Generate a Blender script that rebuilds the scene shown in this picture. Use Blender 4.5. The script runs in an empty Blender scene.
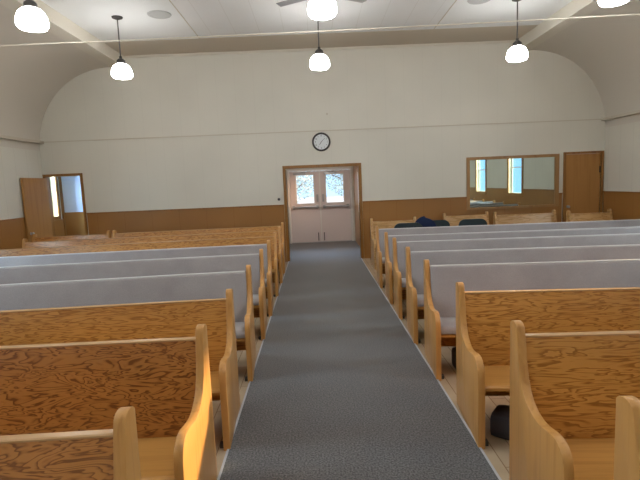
import bpy, bmesh, math, random
from mathutils import Vector, Matrix
random.seed(7)
S = bpy.context.scene
COL = S.collection
PI = math.pi

# ------------------------------------------------------------------ materials
def mat(name, col=(.8, .8, .8), rough=.5, spec=.5, metal=0., emit=None, es=0.):
    m = bpy.data.materials.new(name); m.use_nodes = True
    b = m.node_tree.nodes['Principled BSDF']
    b.inputs['Base Color'].default_value = (*col, 1)
    b.inputs['Roughness'].default_value = rough
    b.inputs['Specular IOR Level'].default_value = spec
    b.inputs['Metallic'].default_value = metal
    if emit:
        b.inputs['Emission Color'].default_value = (*emit, 1)
        b.inputs['Emission Strength'].default_value = es
    return m

def N(m, kind, **kw):
    n = m.node_tree.nodes.new(kind)
    for k, v in kw.items():
        if k in n.inputs: n.inputs[k].default_value = v
        else: setattr(n, k, v)
    return n

def L(m, a, b): m.node_tree.links.new(a, b)

def bs(m): return m.node_tree.nodes['Principled BSDF']

def coords(m, scale, rnd=True, rot=(0, 0, 0)):
    tc = N(m, 'ShaderNodeTexCoord')
    mp = N(m, 'ShaderNodeMapping'); mp.inputs['Scale'].default_value = scale
    mp.inputs['Rotation'].default_value = rot
    if rnd:
        oi = N(m, 'ShaderNodeObjectInfo')
        v = N(m, 'ShaderNodeVectorMath', operation='MULTIPLY_ADD')
        cx = N(m, 'ShaderNodeCombineXYZ')
        for i in range(3): L(m, oi.outputs['Random'], cx.inputs[i])
        L(m, cx.outputs[0], v.inputs[0]); v.inputs[1].default_value = (17, 31, 23)
        L(m, tc.outputs['Object'], v.inputs[2]); L(m, v.outputs[0], mp.inputs[0])
    else:
        L(m, tc.outputs['Object'], mp.inputs[0])
    return mp.outputs[0]

def ramp(m, fac, stops, interp='LINEAR'):
    r = N(m, 'ShaderNodeValToRGB'); r.color_ramp.interpolation = interp
    el = r.color_ramp.elements
    while len(el) < len(stops): el.new(.5)
    for e, (p, c) in zip(el, stops):
        e.position = p; e.color = (*c, 1) if len(c) == 3 else c
    L(m, fac, r.inputs[0]); return r.outputs[0]

def bump(m, h, strength=.2, dist=.01):
    b = N(m, 'ShaderNodeBump', Strength=strength, Distance=dist)
    L(m, h, b.inputs['Height']); L(m, b.outputs[0], bs(m).inputs['Normal'])

def mul(m, a, b, fac=1.):
    x = N(m, 'ShaderNodeMix', data_type='RGBA', blend_type='MULTIPLY')
    x.inputs[0].default_value = fac; L(m, a, x.inputs[6]); L(m, b, x.inputs[7]); return x.outputs[2]

def ply(name, light, mid, dark, scale=(2.4, 2.4, 19), lines=8, rough=.3):
    """rotary cut fir plywood: contour figure of a stretched noise field"""
    m = mat(name, rough=rough)
    c = coords(m, scale)
    n = N(m, 'ShaderNodeTexNoise', Scale=1.0, Detail=3., Roughness=.55, Distortion=.5); L(m, c, n.inputs['Vector'])
    k = N(m, 'ShaderNodeMath', operation='MULTIPLY'); k.inputs[1].default_value = lines
    L(m, n.outputs[0], k.inputs[0])
    fr = N(m, 'ShaderNodeMath', operation='FRACT'); L(m, k.outputs[0], fr.inputs[0])
    r = ramp(m, fr.outputs[0], [(0, light), (.42, light), (.66, mid), (.80, dark), (.93, dark), (1, light)])
    c2 = coords(m, (.7, .7, 2.2))
    n2 = N(m, 'ShaderNodeTexNoise', Scale=1.4, Detail=2.); L(m, c2, n2.inputs['Vector'])
    t = ramp(m, n2.outputs[0], [(.3, (.86, .84, .8)), (.7, (1.06, 1.04, 1.0))])
    L(m, mul(m, r, t), bs(m).inputs['Base Color'])
    return m

def plank(name, light, dark, scale=(30, 30, 1.5), rough=.35):
    m = mat(name, rough=rough)
    c = coords(m, scale)
    n = N(m, 'ShaderNodeTexNoise', Scale=1., Detail=4., Distortion=.6); L(m, c, n.inputs['Vector'])
    r = ramp(m, n.outputs[0], [(.3, dark), (.48, light), (.62, light), (.75, dark)])
    L(m, r, bs(m).inputs['Base Color'])
    return m

M = {}
M['ply'] = ply('fir_plywood', (.56, .265, .062), (.47, .205, .042), (.32, .125, .023))
M['ply_dark'] = ply('fir_plywood_dark', (.47, .195, .045), (.38, .145, .032), (.21, .07, .013), scale=(3.4, 3.4, 13), lines=11)  # darker plywood tone with closer contour lines
M['pale_ply'] = ply('pale_plywood', (.53, .32, .135), (.48, .275, .10), (.41, .22, .07), scale=(2, 2, 9), lines=5)
M['end'] = plank('varnished_fir', (.52, .26, .075), (.42, .19, .048), (22, 22, 1.1))
M['seatwood'] = plank('seat_fir', (.48, .235, .06), (.39, .175, .036), (1.3, 26, 26), .28)
M['rail'] = plank('rail_fir_highlit', (.50, .29, .13), (.42, .225, .09), (1.3, 26, 26), .25)  # paler pinkish tone paints in the highlight along the pew tops
M['trim'] = plank('door_trim_wood', (.29, .135, .032), (.22, .095, .02), (14, 14, .8))
M['doorwood'] = plank('flush_door_wood', (.41, .20, .055), (.345, .16, .04), (9, 9, .5), .7)
M['trimlight'] = plank('mirror_trim_wood', (.35, .19, .07), (.28, .14, .045), (6, 6, 1.5))

m = mat('grey_fabric', (.30, .29, .31), .95, .15); M['fabric'] = m
c = coords(m, (1, 1, 1))
n = N(m, 'ShaderNodeTexNoise', Scale=3.5, Detail=3.); L(m, c, n.inputs['Vector'])
n2 = N(m, 'ShaderNodeTexNoise', Scale=260., Detail=1.); L(m, c, n2.inputs['Vector'])
a = ramp(m, n.outputs[0], [(.3, (.30, .270, .272)), (.7, (.352, .322, .320))])
b = ramp(m, n2.outputs[0], [(.3, (.86, .86, .86)), (.7, (1.08, 1.08, 1.08))])
L(m, mul(m, a, b), bs(m).inputs['Base Color']); bump(m, n2.outputs[0], .15, .002)
bs(m).inputs['Sheen Weight'].default_value = .25
M['piping'] = mat('piping_highlight', (.62, .60, .59), .6, .4)  # welt along the cushion top, its highlight painted in as a pale colour

m = mat('charcoal_carpet', (.08, .08, .09), .85, .3); M['carpet'] = m
c = coords(m, (1, 1, 1), False)
n = N(m, 'ShaderNodeTexNoise', Scale=85., Detail=3.); L(m, c, n.inputs['Vector'])
n2 = N(m, 'ShaderNodeTexNoise', Scale=1.3, Detail=3.); L(m, c, n2.inputs['Vector'])
a = ramp(m, n.outputs[0], [(.36, (.030, .031, .035)), (.64, (.140, .138, .142))])
b = ramp(m, n2.outputs[0], [(.3, (.88, .88, .9)), (.7, (1.08, 1.06, 1.02))])
L(m, mul(m, a, b), bs(m).inputs['Base Color']); bump(m, n.outputs[0], .5, .004)
bs(m).inputs['Sheen Weight'].default_value = .3; bs(m).inputs['Sheen Roughness'].default_value = .5
M['carpet_edge'] = mat('carpet_binding', (.42, .42, .44), .6)

m = mat('beige_floor', (.5, .42, .32), .22); M['floor'] = m
c = coords(m, (1, 1, 1), False)
bk = N(m, 'ShaderNodeTexBrick', offset=.5); bk.inputs['Scale'].default_value = 1.
bk.inputs['Mortar Size'].default_value = .004; bk.inputs['Brick Width'].default_value = .9; bk.inputs['Row Height'].default_value = .12
bk.inputs['Color1'].default_value = (.52, .41, .28, 1); bk.inputs['Color2'].default_value = (.46, .35, .235, 1); bk.inputs['Mortar'].default_value = (.3, .2, .12, 1)
mp = N(m, 'ShaderNodeMapping'); mp.inputs['Rotation'].default_value = (0, 0, PI/2); L(m, c, mp.inputs[0]); L(m, mp.outputs[0], bk.inputs['Vector'])
n = N(m, 'ShaderNodeTexNoise', Scale=5., Detail=4.); L(m, c, n.inputs['Vector'])
L(m, mul(m, bk.outputs[0], ramp(m, n.outputs[0], [(.3, (.9, .88, .85)), (.7, (1.05, 1.05, 1.05))])), bs(m).inputs['Base Color'])

def grooved(name, col, groove, axis, period, width=.012, rough=.6, spec=.3, tint=None, depth=.3):
    """painted or varnished boards with narrow grooves repeated along one axis"""
    m = mat(name, col, rough, spec)
    tc = N(m, 'ShaderNodeTexCoord'); sx = N(m, 'ShaderNodeSeparateXYZ'); L(m, tc.outputs['Object'], sx.inputs[0])
    d = N(m, 'ShaderNodeMath', operation='DIVIDE'); d.inputs[1].default_value = period; L(m, sx.outputs[axis], d.inputs[0])
    f = N(m, 'ShaderNodeMath', operation='FRACT'); L(m, d.outputs[0], f.inputs[0])
    w = width/period
    r = ramp(m, f.outputs[0], [(0, groove), (w*.6, groove), (w, (1, 1, 1)), (1, (1, 1, 1))])
    n = N(m, 'ShaderNodeTexNoise', Scale=.8, Detail=2.); L(m, tc.outputs['Object'], n.inputs['Vector'])
    t = tint or ((.96, .96, .96), (1.03, 1.03, 1.03))
    base = ramp(m, n.outputs[0], [(.3, tuple(a*b for a, b in zip(col, t[0]))), (.7, tuple(a*b for a, b in zip(col, t[1])))])
    L(m, mul(m, r, base), bs(m).inputs['Base Color'])
    return m
WC = (.68, .66, .585)
M['wall'] = grooved('cream_panelling', WC, (.965, .965, .965), 0, .41, .014)
M['wall_s'] = grooved('cream_side_panelling', WC, (.90, .90, .90), 1, .41, .014)
M['cove'] = mat('cream_cove', (.63, .59, .52), .65, .2)
M['ceil'] = grooved('white_ceiling_boards', (.76, .77, .77), (.90, .89, .87), 0, .457, .014)
M['ceilp'] = mat('white_ceiling_board', (.78, .80, .80), .6, .3)
M['bay'] = mat('tan_ceiling_bay', (.56, .50, .41), .7, .2)
M['beam'] = mat('cream_beam', (.66, .62, .53), .6, .3)
def wainscot(name, axis):
    m = grooved(name, (.335, .158, .045), (.80, .68, .6), axis, .61, .008, .38, .45, ((.88, .86, .82), (1.06, 1.05, 1.0)))
    return m
M['wains'] = wainscot('brown_wainscot', 0); M['wains_s'] = wainscot('brown_side_wainscot', 1)
M['ledge'] = mat('ledge_paint', (.55, .50, .41), .5)
M['white'] = mat('white_door_paint', (.70, .62, .60), .45)
M['whiteframe'] = mat('white_frame_paint', (.78, .76, .72), .45)
M['chrome'] = mat('brushed_steel', (.45, .45, .46), .35, .5, .9)
M['darkmetal'] = mat('dark_bronze', (.035, .032, .03), .5)
M['black'] = mat('black_vinyl', (.012, .013, .016), .55)
M['bag'] = mat('dark_bag_cloth', (.05, .046, .056), .7)
M['navy'] = mat('navy_cloth', (.016, .024, .06), .9, .1)
M['teal'] = mat('dark_teal_vinyl', (.012, .026, .032), .5)
M['mirror'] = mat('mirror_glass', (.62, .70, .66), .015, .5, 1.)
M['clockface'] = mat('clock_face', (.72, .76, .78), .5)
M['fan'] = mat('fan_blade_paint', (.33, .33, .34), .5)
M['cable'] = mat('cream_cable', (.60, .56, .48), .7)
M['grille'] = mat('speaker_grille', (.50, .51, .50), .7)
M['bluelit_wall'] = mat('blue_lit_wall', (.55, .62, .78), .7)  # blue cast of the daylight is painted into this wall colour
M['snow'] = mat('outdoor_ground', (.62, .64, .66), .9)
M['leaf'] = mat('leaves', (.42, .54, .55), .8); M['bark'] = mat('bark', (.12, .09, .07), .9)
M['creampaint'] = mat('cream_reveal_paint', (.84, .72, .50), .5)
M['globe'] = mat('lit_opal_glass', (.9, .9, .9), .3, emit=(1., .98, .95), es=30.)

def glass(name, tint):
    m = bpy.data.materials.new(name); m.use_nodes = True
    nt = m.node_tree; nt.nodes.clear()
    o = nt.nodes.new('ShaderNodeOutputMaterial'); t = nt.nodes.new('ShaderNodeBsdfTransparent'); g = nt.nodes.new('ShaderNodeBsdfGlossy')
    mx = nt.nodes.new('ShaderNodeMixShader'); mx.inputs[0].default_value = .05
    t.inputs[0].default_value = (*tint, 1); g.inputs['Roughness'].default_value = .02
    nt.links.new(t.outputs[0], mx.inputs[1]); nt.links.new(g.outputs[0], mx.inputs[2])
    nt.links.new(mx.outputs[0], o.inputs[0]); return m
M['glass'] = glass('clear_glass', (.95, .97, 1)); M['blueglass'] = glass('blue_glass', (.80, .93, 1.0)); M['creamglass'] = glass('cream_glass', (1, .90, .68))

# ------------------------------------------------------------------ mesh helpers
def box(bm, x0, x1, y0, y1, z0, z1, bev=0.):
    t = bmesh.new() if bev else bm
    vs = [t.verts.new((x, y, z)) for x in (x0, x1) for y in (y0, y1) for z in (z0, z1)]
    for f in ((0, 1, 3, 2), (4, 6, 7, 5), (0, 4, 5, 1), (2, 3, 7, 6), (0, 2, 6, 4), (1, 5, 7, 3)):
        t.faces.new([vs[i] for i in f])
    if bev:
        bmesh.ops.bevel(t, geom=t.edges[:] + t.verts[:], offset=bev, segments=2, affect='EDGES', profile=.6)
        me = bpy.data.meshes.new('t'); t.to_mesh(me); t.free(); bm.from_mesh(me); bpy.data.meshes.remove(me)
    return bm

def B(*a, bev=0.):
    return box(bmesh.new(), *a, bev=bev)

def prism(pts, x0, x1, bev=0.):
    """polygon in (y,z) extruded along x"""
    bm = bmesh.new()
    a = [bm.verts.new((x0, y, z)) for y, z in pts]; b = [bm.verts.new((x1, y, z)) for y, z in pts]
    fa = bm.faces.new(a); fb = bm.faces.new(b[::-1])
    n = len(pts)
    for i in range(n): bm.faces.new((a[i], b[i], b[(i+1) % n], a[(i+1) % n]))
    bmesh.ops.recalc_face_normals(bm, faces=bm.faces)
    if bev:
        ed = [e for e in bm.edges if any(f in (fa, fb) for f in e.link_faces)]
        bmesh.ops.bevel(bm, geom=ed, offset=bev, segments=2, affect='EDGES', profile=.5)
    return bm

def lathe(prof, n=32, bm=None, c=(0, 0, 0)):
    bm = bm or bmesh.new(); rings = []
    for r, z in prof:
        if r < 1e-5: rings.append([bm.verts.new((c[0], c[1], c[2]+z))])
        else: rings.append([bm.verts.new((c[0]+r*math.cos(2*PI*i/n), c[1]+r*math.sin(2*PI*i/n), c[2]+z)) for i in range(n)])
    for a, b in zip(rings, rings[1:]):
        for i in range(n):
            j = (i+1) % n
            if len(a) == 1 and len(b) == 1: continue
            if len(a) == 1: bm.faces.new((a[0], b[j], b[i]))
            elif len(b) == 1: bm.faces.new((a[i], a[j], b[0]))
            else: bm.faces.new((a[i], a[j], b[j], b[i]))
    bmesh.ops.recalc_face_normals(bm, faces=bm.faces)
    return bm

def tube(pts, r, n=10, bm=None):
    bm = bm or bmesh.new(); rings = []
    pts = [Vector(p) for p in pts]
    for i, p in enumerate(pts):
        t = (pts[min(i+1, len(pts)-1)] - pts[max(i-1, 0)]).normalized()
        u = t.cross(Vector((0, 0, 1)) if abs(t.z) < .95 else Vector((0, 1, 0))).normalized(); v = t.cross(u)
        rings.append([bm.verts.new(p + r*(math.cos(2*PI*k/n)*u + math.sin(2*PI*k/n)*v)) for k in range(n)])
    for a, b in zip(rings, rings[1:]):
        for k in range(n): bm.faces.new((a[k], a[(k+1) % n], b[(k+1) % n], b[k]))
    bm.faces.new(rings[0][::-1]); bm.faces.new(rings[-1])
    bmesh.ops.recalc_face_normals(bm, faces=bm.faces)
    return bm

def obj(name, bm, material, parent=None, loc=(0, 0, 0), smooth=False, rot=None):
    me = bpy.data.meshes.new(name); bm.normal_update(); bm.to_mesh(me); bm.free()
    me.materials.append(M[material] if isinstance(material, str) else material)
    if smooth:
        for p in me.polygons: p.use_smooth = True
        try: me.set_sharp_from_angle(angle=math.radians(smooth if smooth > 1 else 40))
        except Exception: pass
    o = bpy.data.objects.new(name, me); COL.objects.link(o)
    o.location = loc
    if rot: o.rotation_euler = rot
    if parent: o.parent = parent
    return o

def tag(o, label, cat, group=None):
    o['label'] = label; o['category'] = cat
    if group: o['group'] = group
    return o

def thing(name, label, cat, loc=(0, 0, 0), rz=0, group=None):
    o = bpy.data.objects.new(name, None); COL.objects.link(o); o.location = loc; o.rotation_euler = (0, 0, rz)
    o.empty_display_size = .1
    return tag(o, label, cat, group)

def struct(name, bm, material, parent=None, smooth=False, **k):
    o = obj(name, bm, material, parent, smooth=smooth, **k)
    if not parent: o['kind'] = 'structure'
    return o

def sempty(name, loc=(0, 0, 0), rz=0):
    o = bpy.data.objects.new(name, None); COL.objects.link(o); o.location = loc; o.rotation_euler = (0, 0, rz)
    o['kind'] = 'structure'; o.empty_display_size = .1
    return o

def dup(root, loc, rz, label, group=None):
    r = root.copy(); COL.objects.link(r); r.location = loc; r.rotation_euler = (0, 0, rz); r['label'] = label
    if group: r['group'] = group
    for ch in list(root.children):
        c = ch.copy(); COL.objects.link(c); c.parent = r
        for g in list(ch.children):
            d = g.copy(); COL.objects.link(d); d.parent = c
    return r

def holes_x(y0, y1, x0, x1, z0, z1, holes):
    """wall spanning x, thickness y0..y1, with rectangular holes (xa,xb,za,zb)"""
    bm = bmesh.new()
    xs = sorted({x0, x1, *[h[0] for h in holes], *[h[1] for h in holes]}); zs = sorted({z0, z1, *[h[2] for h in holes], *[h[3] for h in holes]})
    for xa, xb in zip(xs, xs[1:]):
        for za, zb in zip(zs, zs[1:]):
            cx, cz = (xa+xb)/2, (za+zb)/2
            if any(h[0] < cx < h[1] and h[2] < cz < h[3] for h in holes): continue
            if xa < x0-1e-6 or xb > x1+1e-6 or za < z0-1e-6 or zb > z1+1e-6: continue
            box(bm, xa, xb, y0, y1, za, zb)
    return bm

def swapxy(bm):
    for v in bm.verts: v.co = Vector((v.co.y, v.co.x, v.co.z))
    bmesh.ops.reverse_faces(bm, faces=bm.faces); return bm

# ------------------------------------------------------------------ dimensions
XL, XR, YB, YF = -5.99, 6.52, 10.8, -4.2
ZC = 4.64; ZR = 2.885; ZW = 1.30
OX0, OX1, OZ = -.62, 1.0, 2.09            # opening into the vestibule
LD0, LD1 = -5.93, -5.17                   # left doorway
RD0, RD1 = 5.64, 6.44                     # right door
WINY = [-3.1, -.25, 2.75, 5.95]; WW = .55; WZ0, WZ1 = 1.12, 2.78
T = .15

# ------------------------------------------------------------------ setting
struct('floor', B(XL-T, XR+T, YF-T, 14.6, -.12, 0), 'floor')
cp = struct('floor', B(-.64, .99, YF+.05, YB+.0, .0005, .012), 'carpet')
struct('floor', B(-.80, 1.15, YB, 14.05, .0005, .012), 'carpet')
bm = B(-.655, -.64, YF+.05, YB-.05, .0005, .014); box(bm, .99, 1.005, YF+.05, YB-.05, .0005, .014)
struct('trim_1', bm, 'carpet_edge')
struct('wall_back', holes_x(YB, YB+T, XL-T, XR+T, 0, ZC+.1, [(OX0, OX1, 0, OZ), (LD0, LD1, 0, 2.13), (RD0, RD1, 0, 2.15)]), 'wall')
wh = [(y-WW, y+WW, WZ0, WZ1) for y in WINY]
struct('wall_left', swapxy(holes_x(XL-T, XL, YF-T, 11.62, 0, 3.05, wh + [(10.98, 11.28, 1.2, 2.4)])), 'wall_s')
struct('wall_right', swapxy(holes_x(XR, XR+T, YF-T, YB, 0, 3.05, wh)), 'wall_s')
struct('wall_front', B(XL-T, XR+T, YF-T, YF, 0, ZC+.1), 'wall')
# coves and beams
BXL, BXR = -4.24, 4.78
def cove(sign, xw, xb):
    bm = bmesh.new(); n = 24; a = abs(xw-xb); z0 = 2.70; b = 4.42-z0
    inner, outer = [], []
    for i in range(n+1):
        t = PI/2*i/n
        inner.append((xb + sign*a*math.cos(t)**.94, z0 + b*math.sin(t)**1.0))
        outer.append((xb + sign*(a+.08)*math.cos(t), z0 + (b+.08)*math.sin(t)))
    ring = inner + outer[::-1]
    A = [bm.verts.new((x, YF-T, z)) for x, z in ring]; C = [bm.verts.new((x, YB, z)) for x, z in ring]
    m_ = len(ring)
    for i in range(m_): bm.faces.new((A[i], A[(i+1) % m_], C[(i+1) % m_], C[i]))
    bmesh.ops.recalc_face_normals(bm, faces=bm.faces)
    return bm
struct('ceiling', B(-2.10, 2.47, YF-T, 9.78, ZC, ZC+.1), 'ceil')
struct('ceiling', B(BXL-.1, -2.10, YF-T, 9.78, ZC, ZC+.1), 'ceilp')
struct('ceiling', B(2.47, BXR+.1, YF-T, 9.78, ZC, ZC+.1), 'ceilp')
bm = B(-2.112, -2.098, YF, 9.78, ZC-.006, ZC); box(bm, 2.463, 2.477, YF, 9.78, ZC-.006, ZC)
struct('trim_31', bm, 'bay')
struct('ceiling', B(BXL-.1, BXR+.1, 9.78, YB, ZC-.004, ZC+.1), 'bay')
struct('ceiling', cove(-1, XL, BXL), 'cove', smooth=60)
struct('ceiling', cove(1, XR, BXR), 'cove', smooth=60)
struct('trim_2', B(BXL-.02, BXL+.26, YF, YB, 4.41, ZC), 'beam')
struct('trim_3', B(BXR-.26, BXR+.02, YF, YB, 4.41, ZC), 'beam')
struct('trim_4', B(BXL+.26, BXR-.26, YB-.03, YB, ZC-.05, ZC-.004), 'beam')
# picture rail: thin bead at the back, deeper ledge on the side walls
struct('trim_5', B(XL+.1, XR-.1, YB-.012, YB, ZR-.01, ZR+.01), 'ledge')
struct('trim_6', prism([(0, 0)]*0 or [(YF, ZR-.035), (YB, ZR-.035), (YB, ZR+.02), (YF, ZR+.02)], XL, XL+.10), 'ledge')
struct('trim_7', prism([(YF, ZR-.035), (YB, ZR-.035), (YB, ZR+.02), (YF, ZR+.02)], XR-.10, XR), 'ledge')
# wainscot
for k, (a, b) in enumerate([(LD1+.07, OX0-.07), (OX1+.07, 3.415), (5.48, RD0-.07)]):
    struct('trim_%d' % (8+k), B(a, b, YB-.014, YB, .0, ZW-.03), 'wains')
    struct('trim_%d' % (12+k), B(a, b, YB-.03, YB, ZW-.03, ZW), 'trim')
struct('trim_16', B(3.415, 5.48, YB-.014, YB, 0, 1.0), 'wains')
def side_wains(n, x0, x1, cap0, cap1):
    zc = 1.08
    struct('trim_%d' % n, swapxy(holes_x(x0, x1, YF, YB-.015, 0, ZW-.03, [(y-WW-.06, y+WW+.06, zc, 2) for y in WINY] if 0 else [])) if 0 else
           swapxy(_sw(x0, x1)), 'wains_s')
    bm = bmesh.new(); ys = [YF] + [v for y in WINY for v in (y-WW-.07, y+WW+.07)] + [YB-.03]
    for a, b in zip(ys[::2], ys[1::2]): box(bm, cap0, cap1, a, b, ZW-.03, ZW)
    struct('trim_%d' % (n+1), bm, 'trim')
def _sw(x0, x1):
    bm = bmesh.new()
    edges = [YF] + [v for y in WINY for v in (y-WW-.07, y+WW+.07)] + [YB-.015]
    for i, (a, b) in enumerate(zip(edges, edges[1:])):
        box(bm, a, b, x0, x1, 0, ZW-.03 if i % 2 == 0 else WZ0-.06)
    return bm
side_wains(17, XL, XL+.014, XL, XL+.03)
side_wains(19, XR-.014, XR, XR-.03, XR)

# side windows: cream pane + blue pane, mullion, transom
def window(n, side, y, w=WW, z0=WZ0, z1=WZ1):
    x = XL if side < 0 else XR
    s = -1 if side < 0 else 1
    r = sempty('window_%d' % n, (x, y, 0))
    bm = bmesh.new()
    def bx(ya, yb, za, zb, d0, d1): box(bm, min(s*d0, s*d1), max(s*d0, s*d1), ya, yb, za, zb)
    for ya, yb, za, zb in ((-w-.06, -w+.03, z0-.05, z1+.06), (w-.03, w+.06, z0-.05, z1+.06), (-w+.03, w-.03, z1-.03, z1+.06), (-w+.03, w-.03, z0-.05, z0+.03)):
        bx(ya, yb, za, zb, -.025, .0)
    obj('casing', bm, 'trim', r)
    bm = bmesh.new()
    for a_ in ((-w, -w+.012, z0+.012, z1-.012), (w-.012, w, z0+.012, z1-.012), (-w, w, z0, z0+.012), (-w, w, z1-.012, z1)): bx(*a_, 0, .15)
    obj('reveal', bm, 'creampaint', r)
    bm = bmesh.new(); f = .03
    bx(-w+.012, -w+.012+f, z0+.012, z1-.012, .115, .14); bx(w-.012-f, w-.012, z0+.012, z1-.012, .115, .14)
    bx(-w+.012+f, w-.012-f, z0+.012, z0+.012+f, .115, .14); bx(-w+.012+f, w-.012-f, z1-.012-f, z1-.012, .115, .14)
    zt = z0 + (z1-z0)*.52
    if w > .3: bx(-w+.012+f, w-.012-f, zt-.015, zt+.015, .115, .14)
    obj('window_frame', bm, 'whiteframe', r)
    bm = bmesh.new(); bx(-w+.04, w-.04, z0+.04, z1-.04, .124, .129); obj('pane', bm, 'blueglass', r)
    bm = bmesh.new(); bx(-w-.08, w+.08, z0-.07, z0-.045, -.06, 0); obj('window_sill', bm, 'trim', r)
    return r
k = 1
for y in WINY:
    window(k, -1, y); window(k+1, 1, y); k += 2
window(9, -1, 11.13, .15, 1.2, 2.4)

# vestibule
VY = 14.05
struct('wall_vestibule_left', B(-.95, -.80, YB+T, VY, 0, 2.35), mat('vestibule_cream', (.62, .56, .5), .6))
struct('wall_vestibule_right', B(1.15, 1.30, YB+T, VY, 0, 2.35), 'trim')
struct('ceiling', B(-.95, 1.30, YB+T, VY+T, 2.35, 2.45), 'ceil')
struct('wall_vestibule_back', holes_x(VY, VY+T, -.95, 1.30, 0, 2.35, [(-.72, 1.05, 0, 2.10)]), 'wall')
# framed window strip and door on the vestibule's right wall
g = sempty('window_10', (1.15, 12.3, 0))
bm = B(-.02, 0, -.20, .20, .95, 1.98); obj('window_frame', bm, 'whiteframe', g)
obj('pane', B(-.026, -.021, -.15, .15, 1.0, 1.93), mat('frosted_pane', (.70, .66, .66), .3), g)
# opening casing
def casing(n, x0, x1, z1, y, w=.07, d=.03, material='trim', depth=T):
    bm = B(x0-w, x0, y-d, y+depth, 0, z1+w); box(bm, x1, x1+w, y-d, y+depth, 0, z1+w); box(bm, x0, x1, y-d, y+depth, z1, z1+w)
    return struct('trim_%d' % n, bm, material)
casing(22, OX0, OX1, OZ-.003, YB, .065)
casing(23, LD0+.001, LD1-.001, 2.128, YB, .055)
casing(24, RD0, RD1, 2.148, YB, .05)
casing(25, -.72, 1.05, 2.10-.002, VY, .05, .03, 'whiteframe', .1)

def steel_door(n, x0, x1, hinge_left):
    r = sempty('door_%d' % n, (0, VY, 0))
    gx0, gx1 = (x0+.20, x1-.17) if hinge_left else (x0+.17, x1-.20)
    gz0, gz1 = 1.17, 1.98
    obj('door_panel', holes_x(.02, .065, x0, x1, .02, 2.09, [(gx0, gx1, gz0, gz1)]), 'white', r)
    obj('pane', B(gx0, gx1, .038, .046, gz0, gz1), 'glass', r)
    bm = bmesh.new()
    for a in ((gx0-.03, gx0, gz0-.03, gz1+.03), (gx1, gx1+.03, gz0-.03, gz1+.03), (gx0, gx1, gz0-.03, gz0), (gx0, gx1, gz1, gz1+.03)):
        box(bm, a[0], a[1], .008, .02, a[2], a[3])
    obj('glazing_frame', bm, 'whiteframe', r)
    bm = B(x0+.05, x1-.04, -.07, -.035, 1.035, 1.085, bev=.008)
    for xx in (x0+.06, x1-.12): box(bm, xx, xx+.07, -.075, .02, 1.01, 1.11, bev=.008)
    obj('push_bar', bm, 'chrome', r)
    xi = x1-.10 if hinge_left else x0+.04
    obj('latch_case', B(xi, xi+.06, -.03, .02, 1.20, 1.42, bev=.006), 'chrome', r)
    obj('floor_bolt', B(xi+.01, xi+.035, -.01, .02, .06, .30, bev=.004), 'darkmetal', r)
    bm = B(x0+.12, x0+.48, -.05, .02, 2.0, 2.055, bev=.006)
    tube([(x0+.2, -.03, 2.03), (x0+.42, -.12, 2.07), (x0+.62, -.02, 2.08)], .01, 8, bm)
    obj('door_closer', bm, 'chrome', r)
steel_door(1, -.715, .150, True)
steel_door(2, .180, 1.045, False)
struct('trim_26', B(.150, .180, VY-.01, VY+.09, 0.013, 2.095), 'whiteframe')
struct('trim_27', B(-.72, 1.05, VY-.04, VY+.1, 0.012, .03), 'chrome')

# left flush door, open against the left wall; right flush door, shut
def knob(parent, y, side=1, x=0, z=.98):
    bm = lathe([(0, 0), (.03, 0), (.03, .006), (.012, .01), (.012, .035), (.027, .045), (.03, .06), (.02, .073), (0, .076)], 16)
    bmesh.ops.rotate(bm, verts=bm.verts, matrix=Matrix.Rotation(side*PI/2, 3, 'Y' if side in (1, -1) else 'X'))
    return obj('door_knob', bm, 'chrome', parent, loc=(x, y, z), smooth=True)
d3 = sempty('door_3', (LD0+.035, YB-.035, 0), math.radians(-1.5))
obj('door_panel', B(-.04, 0, -.87, 0, .015, 2.10, bev=.003), 'doorwood', d3)
knob(d3, -.78, 1, 0, .95)
d4 = sempty('door_4', (0, YB, 0))
obj('door_panel', B(RD0+.003, RD1-.003, .01, .05, .015, 2.145, bev=.003), 'doorwood', d4)
bm = lathe([(0, 0), (.03, 0), (.03, .006), (.012, .01), (.012, .035), (.027, .045), (.03, .06), (.02, .073), (0, .076)], 16)
bmesh.ops.rotate(bm, verts=bm.verts, matrix=Matrix.Rotation(PI/2, 3, 'X'))
obj('door_knob', bm, 'chrome', d4, loc=(RD0+.07, .01, .98), smooth=True)
bm = B(RD1-.03, RD1-.005, -.004, .012, 1.72, 1.86, bev=.003)
obj('hinge', bm, 'darkmetal', d4)

# side room behind the left door
struct('wall_side_room_back', B(XL, -4.2, 11.47, 11.62, 1.3, 2.9), 'bluelit_wall')
struct('trim_28', B(XL, -4.2, 11.47, 11.62, 0, 1.3), 'wains')
struct('trim_29', B(XL+.001, XL+.045, 11.42, 11.47, 0, 2.7), 'trim')
struct('trim_30', B(XL, XL+.02, YB+T, 11.42, 0, 1.13), 'wains_s')
struct('wall_side_room_right', B(-4.2, -4.05, YB+T, 11.62, 0, 2.9), 'bluelit_wall')
struct('ceiling', B(XL-T, -4.05, YB+T, 11.62, 2.9, 3.0), 'ceil')

# ------------------------------------------------------------------ mirror, clock, little fittings
mr = thing('wall_mirror', 'wide wood-framed mirror on the back wall reflecting two narrow windows', 'mirror', (4.447, YB-.004, 0))
w, z0, z1 = 1.033, 1.0, 2.17
bm = bmesh.new()
for a in ((-w, -w+.065, z0, z1), (w-.09, w, z0, z1), (-w+.065, w-.09, z1-.065, z1), (-w+.065, w-.09, z0, z0+.05)):
    box(bm, a[0], a[1], -.045, 0, a[2], a[3])
obj('frame', bm, 'trimlight', mr)
obj('mirror_glass', B(-w+.06, w-.085, -.022, -.002, z0+.045, z1-.06), 'mirror', mr)

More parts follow.
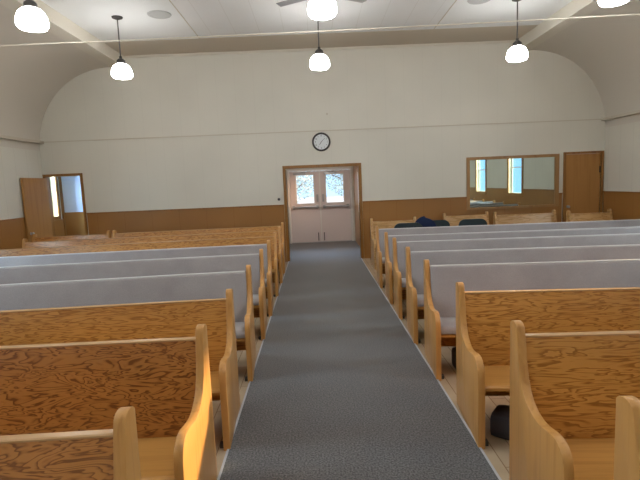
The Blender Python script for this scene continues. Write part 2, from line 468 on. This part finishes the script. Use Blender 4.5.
ck = thing('wall_clock', 'round black-rimmed clock on the wall above the double doors', 'clock', (.20, YB, 2.645))
def facing(bm):   # lathe axis z -> pointing to -y
    bmesh.ops.rotate(bm, verts=bm.verts, matrix=Matrix.Rotation(PI/2, 3, 'X')); return bm
obj('rim', facing(lathe([(.165, 0), (.205, 0), (.205, .02), (.19, .04), (.172, .04), (.165, .022), (.165, 0)], 40)), 'darkmetal', ck, smooth=True)
obj('dial', facing(lathe([(0, .002), (.166, .002), (.166, .016), (0, .016)], 40)), 'clockface', ck)
for h in range(1, 13):
    cu = bpy.data.curves.new('n', 'FONT'); cu.body = str(h); cu.size = .048; cu.align_x = 'CENTER'; cu.align_y = 'CENTER'; cu.extrude = .0008
    to = bpy.data.objects.new('n', cu); COL.objects.link(to); bpy.context.view_layer.update()
    me = bpy.data.meshes.new_from_object(to.evaluated_get(bpy.context.evaluated_depsgraph_get()))
    a = h*PI/6
    me.transform(Matrix.Translation((.132*math.sin(a), -.018, .132*math.cos(a))) @ Matrix.Rotation(PI/2, 4, 'X'))
    bm = bmesh.new(); bm.from_mesh(me); obj('numeral', bm, 'darkmetal', ck); bpy.data.objects.remove(to); bpy.data.curves.remove(cu); bpy.data.meshes.remove(me)
def hand(ang, ln, wd, y):
    bm = B(-wd/2, wd/2, y-.002, y, -.02, ln)
    bmesh.ops.rotate(bm, verts=bm.verts, matrix=Matrix.Rotation(ang, 3, 'Y')); return bm
obj('hour_hand', hand(7.13*PI/6, .075, .010, -.020), 'darkmetal', ck)
obj('minute_hand', hand(1.5*PI/6, .11, .007, -.024), 'darkmetal', ck)

hk = obj('wall_hook', facing(lathe([(0, 0), (.022, 0), (.022, .008), (.008, .012), (.008, .03), (.014, .036), (0, .04)], 14)), 'ledge', loc=(.35, YB, 3.245), smooth=True)
tag(hk, 'tiny pale hook high on the wall above the clock', 'hook')
hk = thing('wall_doorstop', 'small dark round stop on the wall left of the double doors', 'door stop', (-.80, YB, 1.42))
obj('plate', facing(lathe([(0, 0), (.035, 0), (.035, .006), (0, .006)], 18)), 'ledge', hk)
obj('bumper', facing(lathe([(0, .006), (.026, .006), (.03, .03), (.022, .05), (0, .054)], 18)), 'bag', hk, smooth=True)

# ------------------------------------------------------------------ pendants, fan, ceiling speakers, cable
def pendant(label):
    t = thing('pendant_lamp', label, 'pendant lamp', group='pendant lamps hanging from the ceiling')
    z = 3.645
    obj('glass_shade', lathe([(0, z-.005), (.09, z-.002), (.145, z+.012), (.168, z+.045), (.170, z+.085), (.160, z+.135), (.138, z+.185), (.10, z+.222), (.06, z+.24), (0, z+.245)], 32), 'globe', t, smooth=60)
    obj('shade_holder', lathe([(0, z+.237), (.075, z+.233), (.07, z+.29), (.045, z+.315), (.022, z+.33), (.022, z+.36), (0, z+.365)], 20), 'darkmetal', t, smooth=True)
    obj('cord', tube([(0, 0, z+.36), (0, 0, ZC-.03)], .011, 8), mat('pendant_cord', (.10, .09, .085), .6), t)
    obj('canopy', lathe([(0, ZC-.045), (.03, ZC-.04), (.085, ZC-.018), (.09, ZC), (0, ZC)], 24), 'darkmetal', t, smooth=True)
    return t
p0 = pendant('pendant lamp hanging in the centre, above the clock')
p0.location = (.18, 8.36, 0)
G = 'pendant lamps hanging from the ceiling'
dup(p0, (-3.17, 8.45, 0), 0, 'pendant lamp at left seen with its whole cord and dark ceiling plate')
dup(p0, (3.50, 8.33, 0), 0, 'pendant lamp at right in the far row, near the right beam')
dup(p0, (.18, 5.80, 0), 0, 'large pendant lamp at top centre, under the fan')
dup(p0, (-3.17, 5.84, 0), 0, 'pendant lamp in the top left corner of the photo')
dup(p0, (3.53, 5.74, 0), 0, 'pendant lamp cut by the top right edge of the photo')

for x, y in ((-3.17, 3.2), (.18, 3.2), (3.53, 3.2), (-3.17, .6), (.18, .6), (3.53, .6)):  # extra unseen lamps continuing the rows, added to brighten the hall
    dup(p0, (x, y, 0), 0, 'unseen pendant lamp added overhead near the front pews to light the hall')
fz = 4.105
f = thing('ceiling_fan', 'grey-bladed ceiling fan above the central pendant lamp', 'ceiling fan', (.20, 5.98+.38, 0))
obj('motor', lathe([(0, fz-.07), (.09, fz-.06), (.13, fz), (.12, fz+.09), (.05, fz+.13), (0, fz+.13)], 24), 'fan', f, smooth=True)
obj('downrod', tube([(0, 0, fz+.12), (0, 0, ZC-.01)], .014, 10), 'fan', f)
obj('canopy', lathe([(0, ZC-.07), (.05, ZC-.06), (.075, ZC), (0, ZC)], 20), 'fan', f, smooth=True)
for ang in (150, 30, 270):
    bm = prism([(-.055, -.004), (.055, .006), (.055, .013), (-.055, .004)], .16, .66, .002)
    box(bm, .08, .18, -.02, .02, -.006, .012)
    bmesh.ops.transform(bm, verts=bm.verts, matrix=Matrix.Translation((0, 0, fz)) @ Matrix.Rotation(math.radians(ang), 4, 'Z'))
    obj('blade', bm, 'fan', f)

def spk(label, x, y):
    t = thing('ceiling_speaker', label, 'ceiling speaker', (x, y, ZC), group='round ceiling speakers')
    obj('ring', lathe([(.15, -.002), (.15, -.014), (.185, -.014), (.195, -.001)], 32), 'grille', t, smooth=True)
    obj('grille', lathe([(0, -.010), (.15, -.010), (.152, -.001)], 32), 'grille', t)
    return t
spk('round ceiling speaker to the right of the left pendant', -2.45, 8.40)
spk('round ceiling speaker at the top edge, left of the right pendant', 2.86, 8.30)

pts = [(-5.52+11.58*i/40, 6.74-.36*i/40, 3.748-.03*math.sin(PI*i/40)) for i in range(41)]
cb = obj('tie_cable', tube(pts, .009, 8), 'cable', smooth=True)
tag(cb, 'thin cream cable stretched across the room below the ceiling', 'cable')

# ------------------------------------------------------------------ pews
PROF = [(-.095, 0), (-.095, .943), (-.085, .957), (-.055, .967), (-.02, .965), (0, .952), (.012, .92), (.028, .85), (.042, .775), (.062, .70), (.092, .64),
        (.135, .597), (.19, .570), (.25, .560), (.31, .565), (.37, .580), (.42, .588), (.465, .580), (.50, .555), (.52, .515), (.527, .46), (.53, .36), (.53, 0)]
def smooth_poly(p, k=2):
    for _ in range(k):
        q = []
        n = len(p)
        for i in range(n):
            a, b = p[i], p[(i+1) % n]
            keep = (i in (0, n-1))
            q.append(a)
            q.append(((a[0]+b[0])/2, (a[1]+b[1])/2))
        # relax only the curved stretch
        r = q[:]
        for i in range(4, len(q)-4):
            if q[i][1] > .3:
                r[i] = ((q[i-1][0]+2*q[i][0]+q[i+1][0])/4, (q[i-1][1]+2*q[i][1]+q[i+1][1])/4)
        p = r
    return p
PP = [(-s*(1 if s < .05 else 1.09 if s > .15 else 1.04), z) for s, z in smooth_poly(PROF, 1)]    # forward = -y

def make_pew(name, label, side, length, style, group, ends=(1, 1)):
    """side +1: runs to +x from the aisle, -1: to -x. style: wood / dark / grey / pale"""
    t = thing(name, label, 'pew', group=group)
    def X(a, b): return (min(side*a, side*b), max(side*a, side*b))
    em = 'end' if style != 'pale' else 'pale_ply'
    pm = {'wood': 'ply', 'dark': 'ply_dark', 'grey': 'ply', 'pale': 'pale_ply'}[style]
    for k, (a, b) in enumerate(((0, .045), (length-.045, length))):
        if ends[k]: obj('end_panel', prism(PP, *X(a, b), .004), em, t, smooth=35)
    x0, x1 = X(.045, length-.045)
    # leaning back: plane from (s=.02,z=.91) down to (s=.115,z=.16)
    back = [(-.012, .905), (.012, .905), (-.085, .40), (-.125, .12), (-.145, .12), (-.108, .40)]
    back = [(-.004, .889), (-.105, .40), (-.105, .14), (-.085, .14), (-.083, .40), (.020, .889)]
    obj('backrest', prism(back, x0, x1), pm, t)
    obj('top_rail', prism([(-.008, .889), (-.008, .896), (-.002, .900), (.03, .900), (.036, .896), (.036, .889)], x0, x1, .002), 'rail' if style != 'pale' else 'pale_ply', t)
    seat = [(-.10, .372), (-.525, .402), (-.545, .396), (-.548, .378), (-.53, .372), (-.10, .345)]
    obj('seat', prism(seat, x0, x1, .003), 'seatwood' if style != 'pale' else 'pale_ply', t)
    nb = max(2, int(length/1.5)+1)
    if length > 2:
        for i in range(1, nb):
            xm = x0 + (x1-x0)*i/nb
            obj('seat_support', B(xm-.02, xm+.02, -.46, -.12, .0, .345), 'end', t)
    if ends[0]: obj('floor_bracket', B(*X(.046, .075), -.54, -.50, .0, .03), 'darkmetal', t)
    if style == 'grey':
        cush = [(-.107, .400), (-.107, .46), (-.010, .897), (-.004, .9025), (.034, .9025), (.042, .896), (.044, .80), (.060, .80), (.062, .895), (.050, .908), (.030, .913), (-.012, .913), (-.032, .905), (-.044, .888), (-.145, .400), (-.132, .392)]
        bc = obj('back_cushion', prism(cush, x0+.002, x1-.002, .004), 'fabric', t, smooth=50)
        pts = [(x0+.01+(x1-x0-.02)*i/12, -.022+.0015*math.sin(i*2.1), .912) for i in range(13)]
        obj('piping', tube(pts, .007, 8), 'piping', bc, smooth=True)
        sc_ = [(-.145, .382), (-.145, .428), (-.155, .442), (-.51, .470), (-.545, .460), (-.558, .434), (-.552, .408), (-.527, .4055)]
        obj('seat_cushion', prism(sc_, x0+.002, x1-.002, .004), 'fabric', t, smooth=50)
    return t

ang = lambda s: math.atan(s)
GR, GL = 'pews right of the aisle', 'pews left of the aisle'
LEN_R, LEN_L = 4.75, 4.66
R = [  # d, slope, style, label
 (1.53, -.05, 'wood', 'nearest wooden pew right of the aisle, only its post in the bottom right corner'),
 (2.465, -.058, 'wood', 'bare wooden pew right of the aisle with whole curved arm in the foreground'),
 (3.48, -.085, 'wood', 'bare wooden pew right of the aisle just in front of the grey ones'),
 (4.56, -.08, 'grey', 'grey upholstered pew right of the aisle, nearest of its five'),
 (5.50, -.08, 'grey', 'grey upholstered pew right of the aisle, second nearest of its five'),
 (6.44, -.07, 'grey', 'grey upholstered pew right of the aisle, middle one of its five'),
 (7.20, -.06, 'grey', 'grey upholstered pew right of the aisle, second farthest of its five'),
 (8.25, -.055, 'grey', 'grey upholstered pew right of the aisle, farthest one, dark chairs behind it')]
LL = [
 (1.62, .03, 'dark', 'nearest wooden pew left of the aisle, cut by the bottom left corner'),
 (2.66, .010, 'dark', 'wooden pew left of the aisle with a tall sunlit end panel'),
 (3.60, .055, 'wood', 'bare wooden pew left of the aisle just in front of the grey ones'),
 (4.70, .075, 'grey', 'grey upholstered pew left of the aisle, nearest of its three'),
 (5.86, .06, 'grey', 'grey upholstered pew left of the aisle, middle one of its three'),
 (6.82, .055, 'grey', 'grey upholstered pew left of the aisle, farthest of its three'),
 (7.94, .06, 'wood', 'bare wooden pew left of the aisle right behind the grey ones'),
 (8.95, .055, 'wood', 'bare wooden pew left of the aisle, second from the back wall')]
protos = {}
def place(key, side, length, style, x, d, slope, label, group, ends=(1, 1)):
    loc = (x, d, 0); rz = ang(slope)
    if key in protos:
        return dup(protos[key], loc, rz, label)
    p = make_pew('pew', label, side, length, style, group, ends)
    p.location = loc; p.rotation_euler = (0, 0, rz); protos[key] = p
    return p
for d, s, st, lb in R: place('R'+st, 1, LEN_R, st, 1.04 if d < 3 else 1.035, d, s, lb, GR)
for d, s, st, lb in LL: place('L'+st, -1, LEN_L, st, -.70 if d < 2 else -.665, d, s, lb, GL)
place('L8', -1, 3.47, 'wood', -.67, 9.90, .04, 'rearmost wooden pew left of the aisle, against the back wall', GL)
place('L9', -1, 1.5, 'wood', -4.19, 9.72, .05, 'short wooden pew by the open brown door at left', 'short wooden pews along the back wall')
GS = 'short wooden pews along the back wall'
place('S0', 1, .95, 'pale', 1.14, 9.95, -.02, 'short pale wooden pew beside the aisle right of the double doors', GS)
place('S1', 1, .98, 'pale', 2.84, 10.58, -.03, 'short pale wooden pew under the left part of the mirror', GS)
place('S2', 1, 1.30, 'pale', 3.86, 10.30, -.05, 'pale wooden pew under the right part of the mirror', GS)
place('S3', 1, .90, 'pale', 5.20, 9.80, -.0, 'short pale wooden pew in front of the closed brown door', GS)

# ------------------------------------------------------------------ stacking chairs and coats behind the last grey pew
def rounded(w, h, r, n=8):
    p = []
    for cx, cz, a0 in ((w/2-r, h-r, 0), (-w/2+r, h-r, PI/2), (-w/2+r*.5, r*.5, PI), (w/2-r*.5, r*.5, 1.5*PI)):
        rr = r if cz > h/2 else r*.5
        for i in range(n+1):
            a = a0+PI/2*i/n; p.append((cx+rr*math.cos(a), cz+rr*math.sin(a)))
    return p
def chair(label):
    t = thing('stacking_chair', label, 'chair', group='dark chairs behind the last grey pew')
    bm = bmesh.new(); P = rounded(.55, .37, .12)
    a = [bm.verts.new((x, -.018-.03*(x/.26)**2, z+.56)) for x, z in P]; b = [bm.verts.new((x, .022-.03*(x/.26)**2, z+.56)) for x, z in P]
    bm.faces.new(a); bm.faces.new(b[::-1])
    for i in range(len(P)): bm.faces.new((a[i], b[i], b[(i+1) % len(P)], a[(i+1) % len(P)]))
    bmesh.ops.recalc_face_normals(bm, faces=bm.faces)
    obj('backrest', bm, 'teal', t, smooth=50)
    obj('seat', B(-.23, .23, -.46, -.04, .42, .475, bev=.015), 'teal', t)
    for s in (-1, 1):
        obj('leg', tube([(s*.225, -.42, 0), (s*.225, -.40, .41)], .012, 8), 'darkmetal', t, smooth=True)
        obj('leg', tube([(s*.225, .03, 0), (s*.225, -.03, .41), (s*.225, -.01, .62)], .012, 8), 'darkmetal', t, smooth=True)
    return t
c1 = chair('dark rounded chair back behind the farthest grey pew, below the mirror')
c1.location = (3.04, 9.26, 0)
c2 = dup(c1, (2.34, 9.35, 0), 0, 'dark chair behind the farthest grey pew, half under a navy coat')
def coat(name, label, x, y, z0, w, h, seed, material='navy'):
    rnd = random.Random(seed); bm = bmesh.new(); n, k = 26, 14; rows = []
    for j in range(k):
        v = math.sin(j/(k-1)*PI/2)**.8; r = []
        for i in range(n):
            u = 2*PI*i/n
            hx = w/2*(1-.12*v**3)*(1+.04*math.sin(3*u+v*4+seed)); dy = .10*(1-.45*v**3)*(1+.10*math.sin(5*u+seed*2+v*3))
            top = h*(1-.07*(math.cos(u)*.5+.5) if seed % 2 else 1-.18*(.5-math.cos(u)*.5))
            r.append(bm.verts.new((x+hx*math.cos(u)*math.sqrt(max(.004, 1-v**5)), y+dy*math.sin(u)*math.sqrt(max(.004, 1-v**5)), z0+v*top)))
        rows.append(r)
    for a, b in zip(rows, rows[1:]):
        for i in range(n): bm.faces.new((a[i], a[(i+1) % n], b[(i+1) % n], b[i]))
    bm.faces.new(rows[0][::-1]); bm.faces.new(rows[-1]); bmesh.ops.recalc_face_normals(bm, faces=bm.faces)
    o = obj(name, bm, material, smooth=60); return tag(o, label, 'coat')
coat('folded_coat', 'navy coat heaped over the dark chair, behind the farthest grey pew', 2.10, 9.17, .477, .50, .555, 3)
c3 = dup(c1, (1.74, 9.02, 0), 0, 'low dark chair back leftmost behind the farthest grey pew')

# ------------------------------------------------------------------ bags under the right-hand pews
def bag(label, x, y, lx, ly, h, rz):
    t = thing('floor_bag', label, 'bag', (x, y, 0), rz, 'dark bags on the floor under the right-hand pews')
    bm = B(-lx/2, lx/2, -ly/2, ly/2, .0, h, bev=.045)
    bmesh.ops.subdivide_edges(bm, edges=bm.edges[:], cuts=2, use_grid_fill=True)
    rnd = random.Random(int(x*100))
    for v in bm.verts:
        v.co.z = max(0, v.co.z*(1-.12*(v.co.x/lx)**2*4*.5 + .03*math.sin(9*v.co.x)+.02*math.sin(14*v.co.y)))
    obj('bag_body', bm, 'bag', t, smooth=60)
    obj('handle', tube([(-lx*.2, 0, h*.93), (-lx*.15, .02, h+.03), (lx*.05, .02, h+.035), (lx*.15, 0, h*.93)], .008, 8), 'black', t, smooth=True)
    return t
bag('dark bag on the floor under the bare wooden pew, nearest of the bags', 1.33, 3.00, .42, .20, .18, math.radians(-38))
bag('dark bag under the nearest grey pew right of the aisle', 1.42, 4.22, .42, .24, .19, 0)
bag('dark upright bag under the second grey pew right of the aisle', 1.40, 5.12, .40, .22, .27, 0)

# ------------------------------------------------------------------ outdoors beyond the double doors
struct('ground', B(-30, 30, 14.6, 60, -.15, -.02), 'snow')
def tree(label, x, y, h, rad, seed):
    t = thing('tree', label, 'tree', (x, y, -.02), 0, 'trees outside the double doors'); rnd = random.Random(seed)
    bm = tube([(0, 0, 0), (.03, 0, h*.3), (-.02, .02, h*.6), (0, 0, h*.9)], .12, 8)
    for _ in range(9):
        a = rnd.random()*2*PI; z = h*(.25+.4*rnd.random())
        tube([(0, 0, z), (rad*.5*math.cos(a), rad*.5*math.sin(a), z+h*.15), (rad*.8*math.cos(a), rad*.8*math.sin(a), z+h*.2)], .035, 6, bm)
    obj('trunk', bm, 'bark', t)
    bm = bmesh.new()
    for _ in range(2600):
        v = Vector((rnd.gauss(0, 1), rnd.gauss(0, 1), rnd.gauss(0, 1))).normalized()*rad*rnd.random()**.4
        v.z = v.z*h*.42/rad + h*.55
        a = Vector((rnd.gauss(0, 1), rnd.gauss(0, 1), rnd.gauss(0, 1))).normalized()*.09; b = a.orthogonal().normalized()*.05
        bm.faces.new([bm.verts.new(v+q) for q in (a, b, -a, -b)])
    obj('foliage', bm, 'leaf', t)
tree('leafy tree outside seen through the left door window', -1.3, 27, 4.6, 1.9, 1)
tree('leafy tree outside seen through the right door window', 2.6, 33, 4.4, 2.0, 2)

# ------------------------------------------------------------------ light
W = bpy.data.worlds.new('World'); S.world = W; W.use_nodes = True
bg = W.node_tree.nodes['Background']; bg.inputs[0].default_value = (.50, .76, 1, 1); bg.inputs[1].default_value = 1.6
def area(name, loc, rot, sx, sy, power, col):
    l = bpy.data.lights.new(name, 'AREA'); l.shape = 'RECTANGLE'; l.size = sx; l.size_y = sy; l.energy = power; l.color = col
    o = bpy.data.objects.new(name, l); COL.objects.link(o); o.location = loc; o.rotation_euler = rot; return o
for y in WINY:
    area('daylight_left', (XL-1.25, y, 3.15), (0, -PI/2+.75, 0), 1.5, 1.5, 330, (.88, .94, 1))
    area('daylight_right', (XR+1.25, y, 3.15), (0, PI/2-.75, 0), 1.5, 1.5, 240, (1, .97, .93))
area('daylight_side_room', (XL-.9, 11.13, 2.5), (0, -PI/2+.6, 0), 1.0, 1.0, 800, (.75, .86, 1))
area('daylight_doors', (.16, VY+1.6, 3.0), (PI/2+.0-.75-PI, 0, 0), 2.2, 1.6, 1300, (.50, .72, 1))

sun = bpy.data.lights.new('sun', 'SUN'); sun.energy = 15.; sun.angle = math.radians(1.5); sun.color = (1, .55, .24)
so = bpy.data.objects.new('sun', sun); COL.objects.link(so)
dirv = Vector((-7.22, -3.45, -1.95)).normalized()
so.rotation_euler = (-dirv).to_track_quat('Z', 'Y').to_euler()

# unseen ceiling lamp added to brighten the vestibule
t = thing('added_ceiling_lamp', 'round flush ceiling lamp added unseen to brighten the entrance vestibule', 'ceiling lamp', (.17, 12.1, 2.35))
obj('base', lathe([(0, 0), (.15, 0), (.15, -.03), (0, -.03)], 24), 'whiteframe', t)
obj('diffuser', lathe([(.14, -.03), (.13, -.06), (.08, -.085), (0, -.095)], 24), mat('added_lamp_glass', (.9, .9, .9), .3, emit=(1, .93, .85), es=75.), t, smooth=True)

# ------------------------------------------------------------------ camera
fpx, H = 480., 1.75
def cdir(px, py): return Vector(((px-320)/fpx, (240-py)/fpx, -1)).normalized()
Yc = cdir(314, 183); Zc = cdir(414, 178.8).cross(Yc).normalized()
if Zc.y < 0: Zc = -Zc
Xc = Yc.cross(Zc)
cam = bpy.data.cameras.new('camera'); cam.sensor_width = 36; cam.lens = fpx/640*36; cam.clip_start = .05; cam.clip_end = 200
co = bpy.data.objects.new('camera', cam); COL.objects.link(co)
co.matrix_world = Matrix.Translation((0, 0, H)) @ Matrix((Xc, Yc, Zc)).to_4x4()
S.camera = co

vs = S.view_settings; vs.view_transform = 'Standard'; vs.look = 'None'; vs.gamma = 1; vs.use_curve_mapping = False; vs.exposure = 0.24
